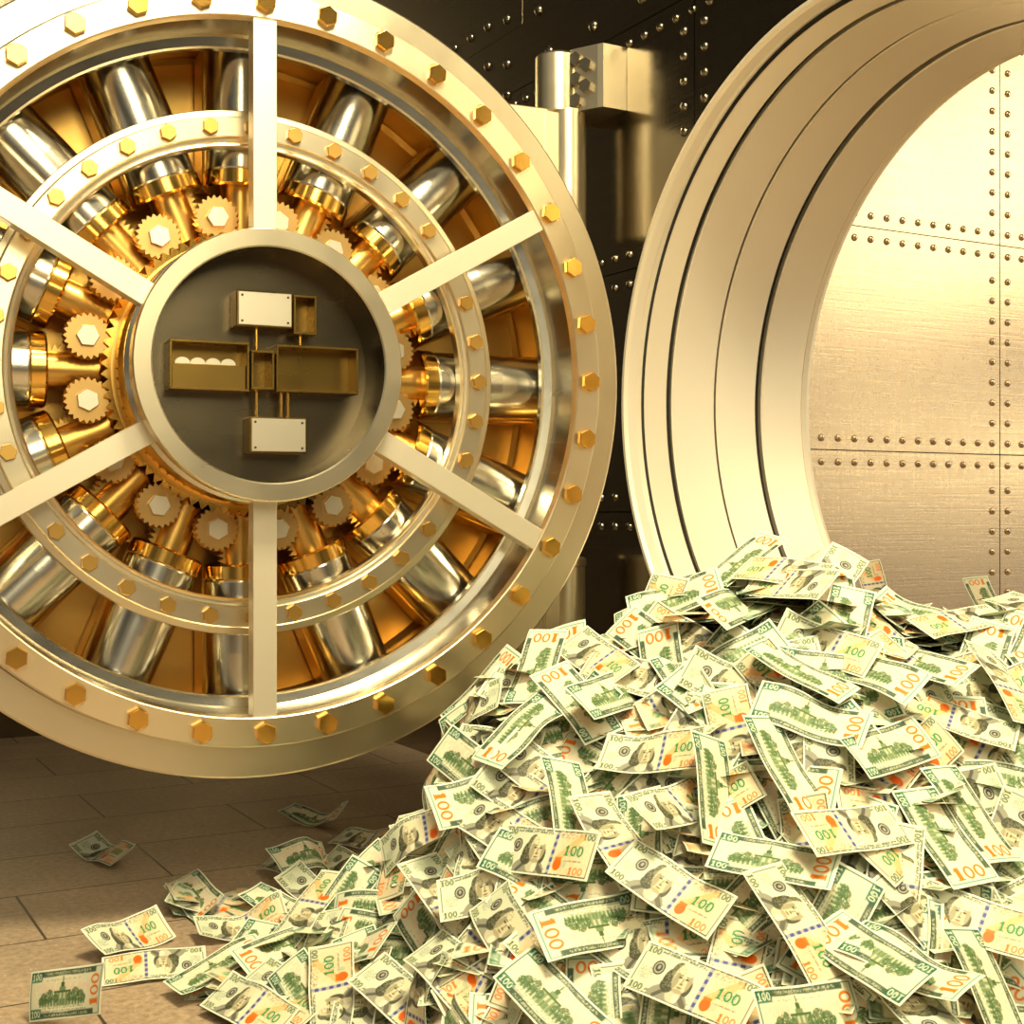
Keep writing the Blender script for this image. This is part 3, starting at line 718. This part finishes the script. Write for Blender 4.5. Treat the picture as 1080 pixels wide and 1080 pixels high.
while need > 0 and tries < 60000:
    tries += 1
    x = rng.uniform(-.85, 1.35); y = rng.uniform(1.95, 3.25); h = height(x, y)
    if h < .015 or not clear_of_wall(x, y, h): continue
    p = Vector((x, y, h)); 
    if not seen(p): continue
    n = normal(x, y); v = (CAM-p).normalized(); f = n.dot(v)
    if f < .12: continue
    if rng.random() > (.25 + f)*1.3: continue
    u_, v_ = px(p)
    if u_ < 215 or (u_ < 330 and v_ < 985): continue
    if any((u_-q[0])**2 + (v_-q[1])**2 < (29 - 9*tries/60000)**2 for q in ppx): continue
    if h > .68 and min(math.hypot(u_-q[0], v_-q[1]-25) for q in keep) < 42: continue
    ppx.append((u_, v_))
    jit = Vector((rng.gauss(0,1), rng.gauss(0,1), rng.gauss(0,1)))*.24
    d = (n*.55 + v*rng.uniform(.1,.75) + Vector((0,0,.15)) + jit).normalized()
    sd = 'F' if rng.random() < .5 else 'B'
    M = frame(d if sd == 'F' else -d, rng.uniform(0, 2*PI))
    me = variants[rng.randrange(16)]
    p = p + n*rng.uniform(.004, .04)
    near = min(math.hypot(u_-q[0], v_-q[1]) for q in keep)
    if near < 70 and h >= .1:
        d = (n*.8 + v*.25 + jit*.35).normalized(); M = frame(d if sd == 'F' else -d, rng.uniform(0, 2*PI))
        p = p - v*(.012 + .02*(1-near/70))
    if h < .1:
        d = (n + jit*.5).normalized(); M = frame(d if sd == 'F' else -d, rng.uniform(0, 2*PI))
        zmin = min((M @ v.co).z for v in me.vertices); p.z = max(p.z, -zmin+.002)
    g = (LF if sd == 'F' else LB) if x < -.25 else (GF if sd == 'F' else GB)
    put_note(me, p, M, *g); need -= 1

# everything beyond the 300 nearest: one object
low = [note_mesh('low', c, 48, 20, False) for c in curls[:10]]
lowF = []; 
for me in low:
    n = len(me.vertices); co = np.empty(n*3, np.float32); me.vertices.foreach_get('co', co); lowF.append(co.reshape(-1, 3))
i = np.arange(48*20).reshape(20, 48); Q = np.stack([i[:-1,:-1], i[:-1,1:], i[1:,1:], i[1:,:-1]], -1).reshape(-1, 4)
cF = COL['F',48,20].reshape(-1,3); cB = COL['B',48,20].reshape(-1,3)
AV = []; AQ = []; AC = []; cnt = 0; base = 0
while cnt < 1900:
    x = rng.uniform(-.85, 1.9); y = rng.uniform(1.75, 3.5); h = height(x, y)
    if h < .02 or not clear_of_wall(x, y, h): continue
    n = normal(x, y); p = Vector((x, y, h)); 
    if px(p)[0] < 215: continue
    dep = min(rng.uniform(.02, .10) if cnt % 4 else rng.uniform(.012,.035), h*.8)
    lean = Vector((rng.gauss(0,1), rng.gauss(0,1), rng.gauss(0,1)))*.2
    d = (n*.45 + Vector((0,0,.8)) + lean).normalized()
    M = np.array(frame(d, rng.uniform(0, 2*PI))); P = np.array(p - n*dep)
    v = lowF[rng.randrange(10)] @ M.T + P
    if v[:, 2].min() < .001: v[:, 2] += .001 - v[:, 2].min()
    AV.append(v); AQ.append(Q + base); AC.append(cF if rng.random() < .5 else cB); base += len(v); cnt += 1
# dark filler sheet: shade of the gaps between notes put into its colour
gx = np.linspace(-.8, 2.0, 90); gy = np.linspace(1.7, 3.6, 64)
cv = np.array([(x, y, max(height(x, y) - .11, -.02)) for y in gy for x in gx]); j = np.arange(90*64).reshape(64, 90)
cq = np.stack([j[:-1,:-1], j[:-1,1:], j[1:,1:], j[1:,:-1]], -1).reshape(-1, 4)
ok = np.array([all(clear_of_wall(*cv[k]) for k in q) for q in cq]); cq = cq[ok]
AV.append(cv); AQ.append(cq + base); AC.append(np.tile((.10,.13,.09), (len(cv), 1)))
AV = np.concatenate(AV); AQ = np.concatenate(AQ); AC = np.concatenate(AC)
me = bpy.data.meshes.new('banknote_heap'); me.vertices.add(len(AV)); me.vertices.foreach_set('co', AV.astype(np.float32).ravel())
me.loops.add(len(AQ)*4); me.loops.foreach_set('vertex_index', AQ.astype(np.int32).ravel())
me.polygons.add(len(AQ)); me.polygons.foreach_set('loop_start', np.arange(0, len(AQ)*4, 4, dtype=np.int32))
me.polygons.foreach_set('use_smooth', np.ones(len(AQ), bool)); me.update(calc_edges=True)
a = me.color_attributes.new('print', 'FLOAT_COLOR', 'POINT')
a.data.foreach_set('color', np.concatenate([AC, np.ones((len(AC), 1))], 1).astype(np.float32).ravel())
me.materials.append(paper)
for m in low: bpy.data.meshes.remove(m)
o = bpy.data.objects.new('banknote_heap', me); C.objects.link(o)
tag(o, 'deep mound of packed hundred-dollar notes over a dark filler sheet, beneath the loose top ones', 'money heap', None, 'stuff')

# ------------------------------------------------------------------ light
def area(name, loc, target, size, power, col=(1,.93,.74), sy=None):
    l = bpy.data.lights.new(name, 'AREA'); l.energy = power; l.color = col; l.shape = 'RECTANGLE'; l.size = size; l.size_y = sy or size
    o = bpy.data.objects.new(name, l); C.objects.link(o); o.location = loc
    o.rotation_euler = (Vector(target)-Vector(loc)).to_track_quat('-Z', 'Y').to_euler(); return o
LC = (1,.86,.52)
area('key_lamp', (.6,1.5,4.4), (.3,2.9,.3), 1.0, 275, LC)
area('note_fill', (1.0,-.8,4.2), (.4,2.6,.5), 1.0, 55, LC)  # added fill light from behind the camera, brightens the fronts of the notes
area('front_softbox', (1.2,-1.9,3.1), (-.6,3.2,1.4), 2.0, 80, LC, sy=1.9)
area('vault_lamp', (4.6,4.6,3.0), (1.0,4.3,1.3), 2.2, 46, LC, sy=1.5)
area('vault_strip', (5.2,4.6,1.35), (1.9,5.0,1.3), 2.6, 9, LC, sy=.35)
area('vault_ceiling_lamp', (2.2,3.0,4.3), (2.0,3.2,1), 1.6, 100, LC)

w = bpy.data.worlds.new('reflection_backdrop'); bpy.context.scene.world = w; w.use_nodes = True
nt = w.node_tree; bg = nt.nodes['Background']
class WM: node_tree = nt
tcw = N(WM, 'ShaderNodeTexCoord'); spw = N(WM, 'ShaderNodeSeparateXYZ'); LK(WM, tcw.outputs['Generated'], spw.inputs[0])
# invented surroundings, blotchy and brighter behind the viewer, made for the metal reflections
nzw = N(WM, 'ShaderNodeTexNoise'); nzw.inputs['Scale'].default_value = 2.2; nzw.inputs['Detail'].default_value = 2; LK(WM, tcw.outputs['Generated'], nzw.inputs['Vector'])
back = N(WM, 'ShaderNodeMapRange', interpolation_type='SMOOTHSTEP'); back.inputs[1].default_value = .5; back.inputs[2].default_value = -.9; back.inputs[3].default_value = .12; back.inputs[4].default_value = 1.0
LK(WM, spw.outputs[1], back.inputs[0])
blot = N(WM, 'ShaderNodeMapRange', interpolation_type='SMOOTHSTEP'); blot.inputs[1].default_value = .42; blot.inputs[2].default_value = .58; blot.inputs[3].default_value = .25; blot.inputs[4].default_value = 1.3
LK(WM, nzw.outputs[0], blot.inputs[0])
stw = math_(WM, 'MULTIPLY', math_(WM, 'MULTIPLY', back.outputs[0], blot.outputs[0]), .33)
east = N(WM, 'ShaderNodeMapRange', interpolation_type='SMOOTHSTEP'); east.inputs[1].default_value = .78; east.inputs[2].default_value = .93; east.inputs[3].default_value = 0; east.inputs[4].default_value = .85  # added bright patch to the right, lifts the doorway rings
vd = N(WM, 'ShaderNodeVectorMath', operation='DOT_PRODUCT'); LK(WM, tcw.outputs['Generated'], vd.inputs[0]); vd.inputs[1].default_value = (.77,-.59,.22)
dk = N(WM, 'ShaderNodeMapRange', interpolation_type='SMOOTHSTEP'); dk.inputs[1].default_value = .86; dk.inputs[2].default_value = .97; dk.inputs[3].default_value = 1; dk.inputs[4].default_value = .12  # added dark patch, dims what the right-hand bolts reflect
LK(WM, vd.outputs['Value'], dk.inputs[0]); stw = math_(WM, 'MULTIPLY', stw, dk.outputs[0])
LK(WM, spw.outputs[0], east.inputs[0]); ey = N(WM, 'ShaderNodeMapRange', interpolation_type='SMOOTHSTEP'); ey.inputs[1].default_value = -.60; ey.inputs[2].default_value = -.42; LK(WM, spw.outputs[1], ey.inputs[0])
stw = math_(WM, 'ADD', stw, math_(WM, 'MULTIPLY', east.outputs[0], ey.outputs[0]))
bg.inputs[0].default_value = (1,.87,.62,1); LK(WM, stw, bg.inputs[1])


cam = bpy.data.cameras.new('camera'); co = bpy.data.objects.new('camera', cam); C.objects.link(co)
co.location = (0,0,CAMZ); co.rotation_euler = (PI/2,0,0); cam.lens = 48; cam.sensor_width = 36; cam.clip_start = .05
bpy.context.scene.camera = co
vs_ = bpy.context.scene.view_settings; vs_.view_transform = 'Standard'; vs_.look = 'None'; vs_.exposure = -0.08; vs_.gamma = 1
